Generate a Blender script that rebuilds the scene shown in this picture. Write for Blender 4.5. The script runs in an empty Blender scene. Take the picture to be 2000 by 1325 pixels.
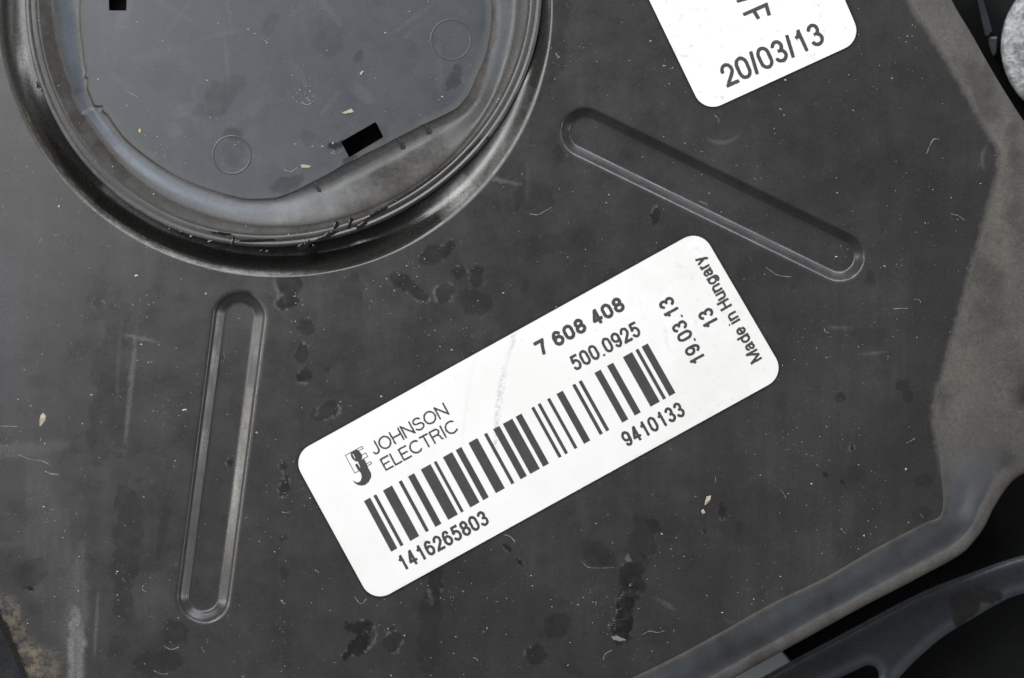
import bpy, bmesh, math, os, random
import numpy as np
from mathutils import Vector, Matrix
from mathutils.geometry import delaunay_2d_cdt

random.seed(7)
rng = np.random.default_rng(7)
S = 1e-4                # one plan unit is a tenth of a millimetre
DP = 5000.0             # camera height above the plate in plan units (0.5 m)
sc = bpy.context.scene
col = sc.collection

# ------------------------------------------------------------------ camera
cam_d = bpy.data.cameras.new("camera")
cam = bpy.data.objects.new("camera", cam_d)
col.objects.link(cam)
cam.location = (0, 0, DP * S)
cam_d.sensor_width = 36
cam_d.lens = 36 * DP / 2000
cam_d.clip_start = 0.01
cam_d.clip_end = 20
cam_d.dof.use_dof = True
cam_d.dof.focus_distance = DP * S
cam_d.dof.aperture_fstop = 8.0
sc.camera = cam

# ------------------------------------------------------------------ light
world = bpy.data.worlds.new("World")
sc.world = world
world.use_nodes = True
wb = world.node_tree.nodes["Background"]
wb.inputs[0].default_value = (0.93, 0.97, 1.0, 1)
wb.inputs[1].default_value = 0.16

def area(name, loc, target, sx, sy, power, color=(1, 1, 1)):
    l = bpy.data.lights.new(name, 'AREA')
    l.shape = 'RECTANGLE'
    l.size, l.size_y = sx, sy
    l.energy = power
    l.color = color
    o = bpy.data.objects.new(name, l)
    col.objects.link(o)
    o.location = loc
    d = Vector(target) - Vector(loc)
    o.rotation_euler = d.to_track_quat('-Z', 'Y').to_euler()
    return o

area("softbox_key", (-0.34, 0.52, 0.66), (0, 0, 0), 0.60, 0.48, 7.2, (1, 0.995, 0.98))
area("softbox_overhead", (-0.48, 0.26, 1.00), (-0.05, 0, 0), 0.46, 0.46, 4.2, (0.96, 0.98, 1.0))
area("softbox_left", (-0.80, 0.06, 0.30), (0, 0, 0), 0.16, 0.26, 1.3, (1, 0.96, 0.9))
area("softbox_top", (0.25, 0.85, 0.42), (0, 0, 0), 0.70, 0.30, 6.5, (0.86, 0.90, 1.0))
area("softbox_right", (0.85, -0.14, 0.42), (0, 0, 0), 0.18, 0.18, 1.5, (1, 0.98, 0.95))

sc.view_settings.view_transform = 'Standard'
sc.view_settings.look = 'None'
sc.view_settings.exposure = 0
sc.view_settings.gamma = 1

# ------------------------------------------------------------------ helpers
def W(x, y, z):
    k = (DP - z) / DP
    return ((x - 1000) * k * S, (662.5 - y) * k * S, z * S)

def Wa(P, z):
    P = np.asarray(P, float)
    z = np.broadcast_to(np.asarray(z, float), (len(P),))
    k = (DP - z) / DP
    return np.c_[(P[:, 0] - 1000) * k * S, (662.5 - P[:, 1]) * k * S, z * S]

def tag(o, label=None, cat=None, group=None, kind=None):
    if label: o['label'] = label
    if cat: o['category'] = cat
    if group: o['group'] = group
    if kind: o['kind'] = kind
    return o

def thing(name, loc, label, cat, group=None):
    o = bpy.data.objects.new(name, None)
    o.empty_display_size = 0.01
    col.objects.link(o)
    o.location = loc
    tag(o, label, cat, group)
    return o

def link_mesh(name, co, faces, mat, parent=None, smooth=True, attrs=None, up=True):
    co = np.asarray(co, float)
    me = bpy.data.meshes.new(name)
    me.from_pydata(co.tolist(), [], faces if isinstance(faces, list) else faces.tolist())
    me.update()
    if up and len(me.polygons):
        n = np.zeros(len(me.polygons) * 3); me.polygons.foreach_get('normal', n)
        a = np.zeros(len(me.polygons)); me.polygons.foreach_get('area', a)
        if (n[2::3] * a).sum() < 0:
            me.flip_normals()
    if smooth:
        me.polygons.foreach_set('use_smooth', np.ones(len(me.polygons), bool))
    for k, v in (attrs or {}).items():
        at = me.attributes.new(k, 'FLOAT', 'POINT')
        at.data.foreach_set('value', np.asarray(v, np.float32))
    me.materials.append(mat)
    o = bpy.data.objects.new(name, me)
    col.objects.link(o)
    if parent is not None:
        o.parent = parent
        o.matrix_parent_inverse = Matrix.Translation(parent.location).inverted()
    return o

def poly_sd(P, poly):
    """signed distance to a polygon, positive inside"""
    P = np.asarray(P, float); poly = np.asarray(poly, float)
    d = np.full(len(P), 1e9); ins = np.zeros(len(P), bool)
    for i in range(len(poly)):
        a = poly[i]; b = poly[(i + 1) % len(poly)]
        e = b - a
        t = np.clip(((P - a) @ e) / max(e @ e, 1e-12), 0, 1)
        d = np.minimum(d, np.hypot(*(P - a - t[:, None] * e).T))
        c = (a[1] > P[:, 1]) != (b[1] > P[:, 1])
        with np.errstate(divide='ignore', invalid='ignore'):
            xx = (b[0] - a[0]) * (P[:, 1] - a[1]) / (b[1] - a[1]) + a[0]
        ins ^= c & (P[:, 0] < xx)
    return np.where(ins, d, -d)

def seg_d(P, A, B):
    A = np.asarray(A, float); B = np.asarray(B, float); e = B - A
    t = np.clip(((P - A) @ e) / (e @ e), 0, 1)
    return np.hypot(*(P - A - t[:, None] * e).T)

def fill(loops, sdf, spacing, box=(-40, -40, 2040, 1365), margin=0.6):
    """triangulate the region sdf>0 bounded by loops, with interior points"""
    pts = []; edges = []
    for lp in loops:
        n0 = len(pts); lp = [tuple(p) for p in lp]
        pts += lp
        edges += [(n0 + i, n0 + (i + 1) % len(lp)) for i in range(len(lp))]
    allp = np.array(pts)
    x0 = max(box[0], allp[:, 0].min()); x1 = min(box[2], allp[:, 0].max())
    y0 = max(box[1], allp[:, 1].min()); y1 = min(box[3], allp[:, 1].max())
    if spacing and x1 > x0 and y1 > y0:
        gx, gy = np.meshgrid(np.arange(x0, x1, spacing), np.arange(y0, y1, spacing))
        gx = gx + (np.arange(gx.shape[0]) % 2)[:, None] * spacing * .5
        G = np.c_[gx.ravel(), gy.ravel()] + rng.uniform(-.05, .05, (gx.size, 2)) * spacing
        G = G[sdf(G) > spacing * margin]
        pts = pts + [tuple(p) for p in G.tolist()]
    r = delaunay_2d_cdt([Vector(p) for p in pts], edges, [], 0, 1e-5, False)
    V = np.array([(v[0], v[1]) for v in r[0]])
    T = np.array([t for t in r[2] if len(t) == 3])
    c = V[T].mean(1)
    T = T[sdf(c) > 0]
    return V, T

_tab = {}
def vnoise(P, scale, seed=0):
    if seed not in _tab:
        _tab[seed] = np.random.default_rng(100 + seed).random((256, 256))
    t = _tab[seed]; q = np.asarray(P, float) / np.asarray(scale, float)
    i = np.floor(q).astype(int); f = q - i; f = f * f * (3 - 2 * f)
    g = lambda a, b: t[(i[:, 0] + a) % 256, (i[:, 1] + b) % 256]
    return ((g(0, 0) * (1 - f[:, 0]) + g(1, 0) * f[:, 0]) * (1 - f[:, 1])
            + (g(0, 1) * (1 - f[:, 0]) + g(1, 1) * f[:, 0]) * f[:, 1])

def fbm(P, scale, seed=0, octv=4):
    s = 0; a = .5; n = 0; scale = np.asarray(scale, float)
    for k in range(octv):
        s = s + a * vnoise(P, scale / 2 ** k, seed + k); n += a; a *= .5
    return s / n

def sstep(a, b, x):
    t = np.clip((x - a) / (b - a), 0, 1)
    return t * t * (3 - 2 * t)

def blob(P, x, y, rx, ry, rot=0, s=1.0, rag=.9, edge=.12, seed=0):
    """irregular stain mask"""
    r = math.radians(rot); c, n = math.cos(r), math.sin(r)
    dx = P[:, 0] - x; dy = P[:, 1] - y
    out = np.zeros(len(P))
    near = (abs(dx) < 2.2 * max(rx, ry)) & (abs(dy) < 2.2 * max(rx, ry))
    if not near.any(): return out
    Q = P[near]; dx = dx[near]; dy = dy[near]
    u = (dx * c + dy * n) / rx; v = (-dx * n + dy * c) / ry
    d = np.sqrt(u * u + v * v) + rag * (fbm(Q, min(rx, ry) * .9, seed, 4) - .5)
    out[near] = s * sstep(1 + edge, 1 - edge, d)
    return out

def loft(rows, closed=False):
    """rows: list of (N,3) arrays -> verts, quads"""
    n = len(rows[0]); V = np.concatenate(rows); F = []
    m = n if closed else n - 1
    for k in range(len(rows) - 1):
        for i in range(m):
            j = (i + 1) % n
            F.append((k * n + i, k * n + j, (k + 1) * n + j, (k + 1) * n + i))
    return V, F

def resample(poly, step):
    poly = np.asarray(poly, float)
    d = np.r_[0, np.cumsum(np.hypot(*np.diff(poly, axis=0).T))]
    n = max(2, int(d[-1] / step) + 1)
    t = np.linspace(0, d[-1], n)
    return np.c_[np.interp(t, d, poly[:, 0]), np.interp(t, d, poly[:, 1])]

def catmull(poly, sub=8):
    p = np.asarray(poly, float); p = np.r_[[2 * p[0] - p[1]], p, [2 * p[-1] - p[-2]]]
    out = []
    for i in range(1, len(p) - 2):
        for k in range(sub):
            t = k / sub
            out.append(.5 * (2 * p[i] + (p[i + 1] - p[i - 1]) * t + (2 * p[i - 1] - 5 * p[i] + 4 * p[i + 1] - p[i + 2]) * t * t
                             + (3 * p[i] - p[i - 1] - 3 * p[i + 1] + p[i + 2]) * t ** 3))
    out.append(p[-2])
    return np.array(out)

# ------------------------------------------------------------------ materials
class NT:
    def __init__(s, name):
        s.m = bpy.data.materials.new(name); s.m.use_nodes = True
        s.t = s.m.node_tree; s.b = s.t.nodes["Principled BSDF"]
        s.co = s.t.nodes.new('ShaderNodeNewGeometry').outputs['Position']
    def n(s, typ, **kw):
        o = s.t.nodes.new(typ)
        for k, v in kw.items(): setattr(o, k, v)
        return o
    def put(s, sock, v):
        if isinstance(v, bpy.types.NodeSocket): s.t.links.new(v, sock)
        elif isinstance(v, (tuple, list)) and len(v) == 3 and sock.type == 'RGBA': sock.default_value = (*v, 1)
        else: sock.default_value = v
    def mapped(s, scale, rot=0):
        m = s.n('ShaderNodeMapping'); s.t.links.new(s.co, m.inputs[0])
        m.inputs['Scale'].default_value = scale; m.inputs['Rotation'].default_value = (0, 0, rot)
        return m.outputs[0]
    def noise(s, size, detail=4, rough=.6, stretch=(1, 1, 1), rot=0):
        o = s.n('ShaderNodeTexNoise')
        f = 1 / (size * S)
        s.put(o.inputs['Vector'], s.mapped((f * stretch[0], f * stretch[1], f * stretch[2]), rot))
        o.inputs['Scale'].default_value = 1; o.inputs['Detail'].default_value = detail; o.inputs['Roughness'].default_value = rough
        return o.outputs[0]
    def ramp(s, v, a, b, lo=0., hi=1.):
        o = s.n('ShaderNodeMapRange', interpolation_type='SMOOTHSTEP')
        s.put(o.inputs[0], v); o.inputs[1].default_value = a; o.inputs[2].default_value = b
        o.inputs[3].default_value = lo; o.inputs[4].default_value = hi
        return o.outputs[0]
    def mix(s, f, a, b):
        o = s.n('ShaderNodeMix', data_type='RGBA')
        s.put(o.inputs[0], f); s.put(o.inputs[6], a); s.put(o.inputs[7], b)
        return o.outputs[2]
    def math(s, op, a, b=0.):
        o = s.n('ShaderNodeMath', operation=op); s.put(o.inputs[0], a); s.put(o.inputs[1], b)
        return o.outputs[0]
    def attr(s, name):
        return s.n('ShaderNodeAttribute', attribute_name=name).outputs['Fac']
    def bump(s, h, dist, strength=1.):
        o = s.n('ShaderNodeBump'); s.put(o.inputs['Height'], h)
        o.inputs['Distance'].default_value = dist * S; o.inputs['Strength'].default_value = strength
        return o
    def set(s, **kw):
        for k, v in kw.items(): s.put(s.b.inputs[k.replace('_', ' ')], v)
        return s.m

def plastic(name, base=(.0190, .0179, .0178), film=(.0475, .0455, .0455), rough=.30, film_amt=1.0, gr=.06):
    t = NT(name)
    big = t.noise(420, 5, .6)
    streak = t.noise(26, 5, .65, (1, .05, 1), math.radians(-4))
    streak2 = t.noise(110, 4, .6, (1, .12, 1), math.radians(-7))
    fine = t.noise(7, 3, .7)
    mott = t.noise(55, 5, .65)
    f = t.math('MULTIPLY', t.ramp(big, .30, .72), t.ramp(streak2, .25, .75, .45, 1.))
    f = t.math('MULTIPLY', f, t.ramp(streak, .25, .8, .6, 1.1))
    f = t.math('MULTIPLY', f, t.ramp(mott, .3, .7, .7, 1.1))
    f = t.math('MULTIPLY', f, t.ramp(fine, .25, .75, .75, 1.15))
    c = t.mix(t.math('MULTIPLY', f, film_amt), base, film)
    grain = t.noise(5, 3, .8); grain2 = t.noise(11, 4, .85)
    scuff_glint = t.math('MULTIPLY', t.math('MULTIPLY', t.attr('scuff_glint'), t.ramp(streak, .3, .65, .35, 1.)), t.ramp(grain, .3, .7, .55, 1.2))
    c = t.mix(scuff_glint, c, (.22, .218, .21))  # real scuffs, also highlights painted on opening wall, slots and rim edges
    c = t.mix(t.math('MULTIPLY', t.attr('band'), t.ramp(grain2, .25, .75, .82, 1.1)), c, (.074, .089, .112))  # bluish sky reflection painted into the colour of sloping parts
    duste = t.math('MULTIPLY', t.math('MULTIPLY', t.attr('dust'), t.ramp(grain, .25, .72, .66, 1.1)), t.ramp(grain2, .3, .7, .72, 1.1))
    duste = t.math('MULTIPLY', duste, t.ramp(mott, .2, .8, .75, 1.1))
    c = t.mix(duste, c, (.135, .125, .110))
    worn = t.math('MULTIPLY', t.attr('worn'), t.ramp(t.noise(20, 6, .8), .40, .62))
    c = t.mix(worn, c, (.17, .135, .095))
    c = t.mix(t.math('MULTIPLY', t.ramp(grain, .42, .66), gr), c, (.13, .128, .122))
    c = t.mix(t.math('MULTIPLY', t.ramp(grain2, .45, .7), gr * 1.6), c, (.012, .012, .012))
    grime = t.math('MULTIPLY', t.attr('grime'), t.ramp(grain2, .2, .75, 1.1, .6))
    c = t.mix(grime, c, (.034, .030, .026))
    wet = t.attr('wet')  # oil stains, also shade painted in rim creases and around stickers
    c = t.mix(wet, c, (.011, .0105, .010))
    r = t.ramp(t.noise(60, 4, .6), .2, .8, rough - .07, rough + .08)
    m = t.n('ShaderNodeMix', data_type='FLOAT'); t.put(m.inputs[0], t.math('MULTIPLY', wet, .8)); t.put(m.inputs[2], r); m.inputs[3].default_value = .15
    m2 = t.n('ShaderNodeMix', data_type='FLOAT'); mat_ = t.math('MAXIMUM', t.attr('dust'), grime); t.put(m2.inputs[0], mat_); t.put(m2.inputs[2], m.outputs[0]); m2.inputs[3].default_value = .8
    b1 = t.bump(t.noise(4, 3, .7), .25, .5)
    b2 = t.bump(t.noise(22, 3, .5), .35, .35); t.put(b1.inputs['Normal'], b2.outputs[0])
    return t.set(Base_Color=c, Roughness=m2.outputs[0], Normal=b1.outputs[0], Specular_IOR_Level=t.ramp(mat_, 0., 1., .5, .12))

M_plate = plastic('black_plate')
M_cap = plastic('motor_cap_black', (.026, .0285, .032), (.054, .060, .067), .36)
M_rim = plastic('motor_rim_black', (.026, .0262, .027), (.052, .052, .053), .33, 1., .20)
M_groove = plastic('groove_black', (.010, .0095, .009), (.028, .026, .024), .22, .6, .1)
M_frame = plastic('frame_black', (.010, .0115, .014), (.027, .031, .039), .25, .9, .08)

def simple(name, c1, c2, size, rough, metallic=0., bump=.3, spec=.5):
    t = NT(name)
    c = t.mix(t.ramp(t.noise(size, 5, .7), .3, .7), c1, c2)
    b = t.bump(t.noise(size * .5, 3, .7), bump)
    return t.set(Base_Color=c, Roughness=rough, Metallic=metallic, Normal=b.outputs[0], Specular_IOR_Level=spec)

M_hole = simple('deep_black', (.003, .003, .003), (.006, .006, .006), 60, .7)
M_deep = simple('lower_panel_black', (.004, .0045, .0045), (.007, .0075, .0075), 90, .8, spec=.15)
M_table = simple('pale_table', (.52, .56, .55), (.60, .63, .62), 120, .6)
M_cast = simple('cast_aluminium', (.12, .122, .122), (.37, .375, .375), 16, .55, .25, 2.5)
M_ink = simple('print_ink', (.030, .029, .030), (.040, .039, .041), 30, .55)
M_chip = simple('pale_chip', (.22, .19, .13), (.46, .42, .33), 6, .8)
M_grain = simple('yellow_grain', (.42, .30, .08), (.55, .42, .14), 6, .7)
M_lint = simple('pale_lint', (.14, .13, .11), (.28, .26, .22), 20, .8)
M_speck = simple('dust_speck', (.22, .21, .20), (.60, .59, .56), 5, .8)
t = NT('oil'); M_oil = t.set(Base_Color=(.008, .0075, .007), Roughness=t.ramp(t.noise(20), .3, .7, .04, .09))

M_rimdust = simple('dry_crust', (.10, .095, .085), (.22, .21, .19), 8, .8)
t = NT('oily_smear'); sb_ = t.bump(t.noise(14, 4, .6, (.5, 1.6, 1), math.radians(15)), 2.2, .8)
M_smear = t.set(Base_Color=t.mix(t.ramp(t.noise(18, 4), .4, .7), (.009, .0085, .008), (.022, .021, .019)), Roughness=.2, Normal=sb_.outputs[0])

def paper(name):
    t = NT(name)
    c = t.mix(t.ramp(t.noise(260, 4, .6), .35, .75), (.755, .753, .740), (.715, .712, .690))
    c = t.mix(t.ramp(t.noise(13, 2, .5), .69, .78, 0, .35), c, (.50, .49, .46))
    c = t.mix(t.math('MULTIPLY', t.attr('scuff_glint'), t.ramp(t.noise(4.5, 4, .85), .44, .58)), c, (.22, .22, .22))
    c = t.mix(t.math('MULTIPLY', t.attr('dust'), t.ramp(t.noise(40, 4, .7), .3, .7, .3, 1)), c, (.56, .53, .46))
    b = t.bump(t.noise(40, 3, .5), .25, .5)
    return t.set(Base_Color=c, Roughness=.5, Normal=b.outputs[0])
M_paper = paper('sticker_paper')

def line_d(P, pts):
    d = np.full(len(P), 1e9); pts = catmull(pts, 4)
    for a, b in zip(pts[:-1], pts[1:]): d = np.minimum(d, seg_d(P, a, b))
    return d
def side_of(P, pts):
    """how far P lies below a rising line of points"""
    p = np.array(pts, float)
    return np.where((P[:, 0] > p[0, 0]) & (P[:, 0] < p[-1, 0]), P[:, 1] - np.interp(P[:, 0], p[:, 0], p[:, 1]), 0)

def rounded(corners, r, n=10):
    c = [np.array(p, float) for p in corners]; out = []
    for i in range(len(c)):
        p, a, b = c[i], c[i - 1], c[(i + 1) % len(c)]
        u = (a - p) / np.linalg.norm(a - p); v = (b - p) / np.linalg.norm(b - p)
        half = math.acos(np.clip(u @ v, -1, 1)) / 2
        d = r / math.tan(half); m = p + (u + v) / np.linalg.norm(u + v) * r / math.sin(half)
        s, e = p + u * d, p + v * d
        a0 = math.atan2(*(s - m)[::-1]); a1 = math.atan2(*(e - m)[::-1])
        da = (a1 - a0 + math.pi) % (2 * math.pi) - math.pi
        for k in range(n + 1):
            q = a0 + da * k / n; out.append(m + r * np.array([math.cos(q), math.sin(q)]))
    return np.array(out)

STICKERS = ([(569.2, 890), (1368.2, 447.6), (1535.1, 733.2), (727.3, 1178.8)], [(1060, -430), (1400, -584), (1684, 79), (1374.5, 221)])

# ------------------------------------------------------------------ ring curves
RC = np.array([545., -12.])
def ring_fn(pts, r_top):
    """smooth closed radius function about RC through measured edge points"""
    p = np.array(pts, float) - RC
    th = np.arctan2(p[:, 1], p[:, 0]); r = np.hypot(p[:, 0], p[:, 1]); w = np.ones(len(r))
    tt = np.linspace(-math.pi + .25, -.25, 12)
    th = np.r_[th, tt]; r = np.r_[r, np.full(12, r_top)]; w = np.r_[w, np.full(12, .25)]
    basis = lambda a: np.stack([np.ones_like(a)] + [g(k * a) for k in (1, 2, 3) for g in (np.cos, np.sin)], -1)
    c = np.linalg.lstsq(basis(th) * w[:, None], r * w, rcond=None)[0]
    return lambda a: basis(np.asarray(a, float)) @ c
R_out = ring_fn([(4, 0), (7, 88), (21, 147), (42, 210), (70, 266), (115, 329), (165, 385), (224, 434), (275, 464), (345, 499), (415, 520),
                 (468, 529), (520, 531), (600, 529), (690, 513), (795, 475), (879, 414), (935, 362), (970, 325), (1005, 277), (1032, 231), (1052, 160), (1064, 80), (1068, 0)], 535)
R_in = ring_fn([(52, 0), (54, 52), (61, 105), (73, 158), (91, 207), (119, 252), (154, 308), (203, 361), (266, 406), (336, 445), (450, 478),
                (520, 487), (573, 483), (640, 468), (714, 447), (795, 410), (865, 362), (900, 330), (963, 258), (1000, 210), (1025, 150), (1046, 94), (1057, 35), (1057, 0)], 508)
def polar(th, r):
    return np.c_[RC[0] + r * np.cos(th), RC[1] + r * np.sin(th)]
def to_polar(P):
    d = np.asarray(P, float) - RC
    return np.arctan2(d[:, 1], d[:, 0]), np.hypot(d[:, 0], d[:, 1])

SLOTS = [((468, 620), (398, 1165), 51, 29), ((1143, 259), (1639, 501), 48, 30)]
def stadium(A, B, r, n=28):
    A = np.array(A, float); B = np.array(B, float); a = math.atan2(*(B - A)[::-1])
    u = np.linspace(a + math.pi / 2, a + 1.5 * math.pi, n); v = np.linspace(a - math.pi / 2, a + math.pi / 2, n)
    L = np.linspace(0, 1, 40)[1:-1, None]
    e1 = A + r * np.array([math.cos(u[-1]), math.sin(u[-1])]); e2 = B + r * np.array([math.cos(v[0]), math.sin(v[0])])
    e3 = B + r * np.array([math.cos(v[-1]), math.sin(v[-1])]); e4 = A + r * np.array([math.cos(u[0]), math.sin(u[0])])
    return np.r_[A + r * np.c_[np.cos(u), np.sin(u)], e1 + (e2 - e1) * L, B + r * np.c_[np.cos(v), np.sin(v)], e3 + (e4 - e3) * L]

# ------------------------------------------------------------------ cover plate
plate = thing('cover_plate', (0, 0, 0), 'large black stamped plate with a round opening, two long slots and two white stickers', 'cover plate')

rail = [((1420, -650), (1500, -650)), ((1600, -320), (1672, -320)), ((1750, -60), (1826, -60)), ((1788, 20), (1868, 18)), ((1820, 66), (1897, 66)), ((1860, 130), (1933, 130)),
        ((1900, 200), (1973, 196)), ((1932, 258), (2010, 250)), ((1955, 302), (2060, 300)), ((1941, 381), (2110, 381)), ((1925, 434), (2120, 440)),
        ((1890, 562), (2130, 570)), ((1853, 698), (2130, 700)), ((1830, 777), (2120, 790)), ((1827, 826), (2090, 860)), ((1833, 872), (2040, 905)),
        ((1838, 930), (1982, 936)), ((1842, 975), (1945, 985)), ((1838, 1004), (1922, 1030)), ((1826, 1015), (1898, 1062)), ((1806, 1022), (1870, 1087)), ((1713, 1070), (1780, 1136)), ((1615, 1127), (1680, 1188)),
        ((1510, 1178), (1570, 1249)), ((1405, 1237), (1437, 1323)), ((1300, 1293), (1330, 1385)), ((1180, 1350), (1230, 1445))]
rin = catmull([a for a, b in rail], 10); rout = catmull([b for a, b in rail], 10)
station = np.linspace(0, len(rail) - 1, len(rin))
left_edge = np.array([(62, 1332), (35, 1262), (0, 1188), (-60, 1062), (-150, 880)], float)
outline = np.r_[rin, [(1180, 1450), (125, 1450)], left_edge, [(-150, -650)]]

LIP = 9
th_o = np.linspace(-math.pi, math.pi, 721)[:-1]
ring_loop = polar(th_o, R_out(th_o) + LIP)
slot_loops = [stadium(A, B, ro + 7) for A, B, ro, ri in SLOTS]

def plate_sd(P):
    d = poly_sd(P, outline)
    th, r = to_polar(P)
    d = np.minimum(d, r - R_out(th) - LIP)
    for A, B, ro, ri in SLOTS:
        d = np.minimum(d, seg_d(P, A, B) - ro - 7)
    return d

WET = [(565, 548, 25, 40, 10, .62), (558, 590, 20, 15, 0, .7), (600, 640, 17, 16, 0, .45), (688, 560, 24, 24, 0, .30), (790, 553, 30, 17, 35, .6), (822, 578, 16, 10, 30, .6),
       (846, 498, 32, 15, -28, .5), (880, 482, 8, 13, 15, .6), (930, 538, 13, 20, 10, .55), (898, 533, 14, 12, 0, .5), (866, 573, 18, 20, 40, .45), (930, 592, 42, 22, 20, .36),
       (590, 690, 12, 22, 10, .5), (594, 735, 13, 17, 0, .7), (640, 803, 26, 15, -25, .45), (620, 810, 18, 12, 0, .35), (555, 952, 9, 22, 10, .65), (552, 910, 8, 10, 0, .5), (554, 1050, 10, 9, 0, .4), (556, 1118, 9, 12, 0, .35),
       (698, 1262, 32, 17, -35, 1.), (706, 1226, 26, 15, 10, .85), (722, 1244, 10, 18, 0, .8), (768, 1252, 17, 21, 0, .5), (1045, 1278, 21, 18, 0, .6), (1090, 1224, 24, 24, 30, .42),
       (1168, 1085, 34, 22, 10, .38), (1150, 1070, 16, 14, 0, .3), (1234, 1128, 25, 46, 8, .75), (1224, 1170, 20, 40, 8, .8), (1216, 1214, 21, 38, 6, .9), (1252, 1060, 26, 50, 8, .35), (1273, 1027, 14, 16, 0, .6),
       (345, 1238, 26, 24, 0, .38), (312, 1296, 44, 28, -8, .34), (228, 1262, 20, 18, 0, .22), (1281, 422, 9, 17, 5, .6), (1040, 383, 44, 28, 0, .26), (1060, 395, 20, 20, 0, .2), (1012, 387, 10, 22, 0, .35), (1050, 480, 48, 22, -10, .26), (1130, 470, 40, 24, 0, .18),
       (1070, 60, 36, 130, 4, .30), (1085, 110, 20, 28, 0, .30), (62, 1118, 34, 32, 0, .35), (190, 592, 10, 9, 0, .5), (1090, 300, 10, 20, 0, .35), (1700, 545, 12, 16, 0, .35), (1770, 760, 14, 26, -20, .4),
       (1806, 940, 16, 16, 0, .4), (1640, 775, 9, 9, 0, .5), (1612, 928, 7, 5, 20, .9), (1645, 943, 5, 4, 0, .8), (1664, 875, 5, 5, 0, .8), (1410, 1000, 7, 14, 0, .6), (1376, 1036, 4, 4, 0, .8), (1445, 1030, 10, 14, 0, .3),
       (448, 905, 7, 6, 0, .7), (640, 720, 5, 5, 0, .5), (57, 1150, 7, 4, 15, 1.), (320, 1025, 10, 60, 8, .25), (235, 1090, 14, 60, 2, .35), (1700, 660, 40, 18, 0, .22), (1800, 1245 - 240, 18, 14, 0, .3),
       (990, 1070, 4, 12, -50, .9), (1014, 1097, 3, 9, -50, .9), (850, 1120, 14, 55, 2, .5), (840, 1240, 22, 90, 3, .32), (1330, 520, 60, 24, -25, .22), (215, 760, 34, 170, 5, .30), (250, 1050, 26, 150, 3, .30), (180, 620, 20, 90, 8, .18), (840, 640, 50, 120, 20, .12), (1500, 1000, 120, 60, 10, .12), (1250, 1200, 90, 60, 0, .1), (1190, 560, 14, 40, 10, .3)]
SCUFF = [(148, 1270, 17, 75, 1, .75, .9), (150, 1190, 22, 120, 4, .22, .8), (100, 1090, 40, 190, -8, .14, .6), (30, 880, 110, 14, -6, .16, .6), (255, 760, 5, 120, 6, .3, .9), (232, 700, 4, 80, 3, .25, .9), (270, 660, 40, 3, 12, .35, .9),
         (188, 1220, 3, 60, 3, .35, .8), (60, 1060, 90, 6, -4, .1, .6), (300, 1180, 40, 60, 0, .06, .5), (1030, 360, 4, 40, 0, .1, .8), (975, 352, 40, 4, 12, .3, .5), (1300, 1180, 20, 5, 30, .2, .8),
         (1705, 690, 28, 3, -5, .2, .8), (1640, 640, 24, 3, 4, .3, .8), (1655, 1000, 20, 40, 0, .04, .6), (1210, 1247, 13, 5, 8, .6, .5), (1220, 1172, 20, 3, -6, .3, .6), (1226, 1150, 18, 3, 15, .25, .6), (1212, 1200, 18, 3, 8, .2, .6)]
def paint_plate(P):
    wet = np.zeros(len(P)); sc_ = np.zeros(len(P))
    for k, (x, y, rx, ry, rot, s) in enumerate(WET):
        m = blob(P, x, y, rx, ry, rot, s, 1.25, .035, 10 + k % 40)
        m *= 1.08 * (.8 + .5 * (vnoise(P, 11, 5) - .3))
        if s > .42: sc_ = np.maximum(sc_, .35 * blob(P, x, y, rx + 1.6, ry + 1.6, rot, 1, .85, .07, 10 + k % 40) * (m < .05) * (fbm(P, 25, 4) > .52))
        wet = np.maximum(wet, np.clip(m, 0, 1))
    # small random old drip marks
    r2 = np.random.default_rng(3)
    for k in range(130):
        x, y = r2.uniform(560, 1900), r2.uniform(150, 1330)
        if k % 4 == 0: x = r2.uniform(0, 600); y = r2.uniform(500, 1330)
        wet = np.maximum(wet, blob(P, x, y, r2.uniform(4, 22), r2.uniform(4, 20), r2.uniform(0, 180), r2.uniform(.06, .24), .9, .15, 10 + k % 40))
    for k, (x, y, rx, ry, rot, s, rag) in enumerate(SCUFF):
        sc_ = np.maximum(sc_, blob(P, x, y, rx, ry, rot, s, rag, .35, 50 + k))
    wsm = (blob(P, 26, 1240, 34, 80, -26, .8, .9, .4, 71) + blob(P, 85, 1300, 34, 36, 0, .7, .9, .4, 73)) * .8
    worn = np.clip(wsm, 0, 1)
    for c_ in STICKERS:
        dd_ = -poly_sd(P, rounded(c_, 38))
        wet = np.maximum(wet, .55 * sstep(7, 0, dd_ + 5 * (fbm(P, 16, 79) - .5)) * (dd_ > -6))  # dark line around each sticker: dirt plus painted contact shade
    sd = poly_sd(P, outline)
    right = sstep(1500, 1750, P[:, 0])
    dust = .55 * right * sstep(13, 0, sd - 9 * (fbm(P, 8, 80) - .5)) * sstep(960, 820, P[:, 1])
    # dusty arc prints left by the moulding
    for (cx, cy, r, a0, a1, s) in ((1408, 232, 47, .55, 2.4, .28), (1965, 312, 47, 2.55, 3.95, .30), (1433, 1186, 30, .8, 2.4, .12)):
        dx = P[:, 0] - cx; dy = P[:, 1] - cy; rr = np.hypot(dx, dy); aa = np.mod(np.arctan2(dy, dx), 2 * math.pi)
        dust = np.maximum(dust, s * sstep(5, 1, abs(rr - r) + 2 * (fbm(P, 9, 81) - .5)) * sstep(a0, a0 + .5, aa) * sstep(a1, a1 - .5, aa))
    band = .10 * sstep(700, 0, P[:, 0]) * fbm(P, (60, 300), 90)
    return dict(wet=wet, scuff_glint=sc_, worn=worn, dust=dust, band=band)

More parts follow.
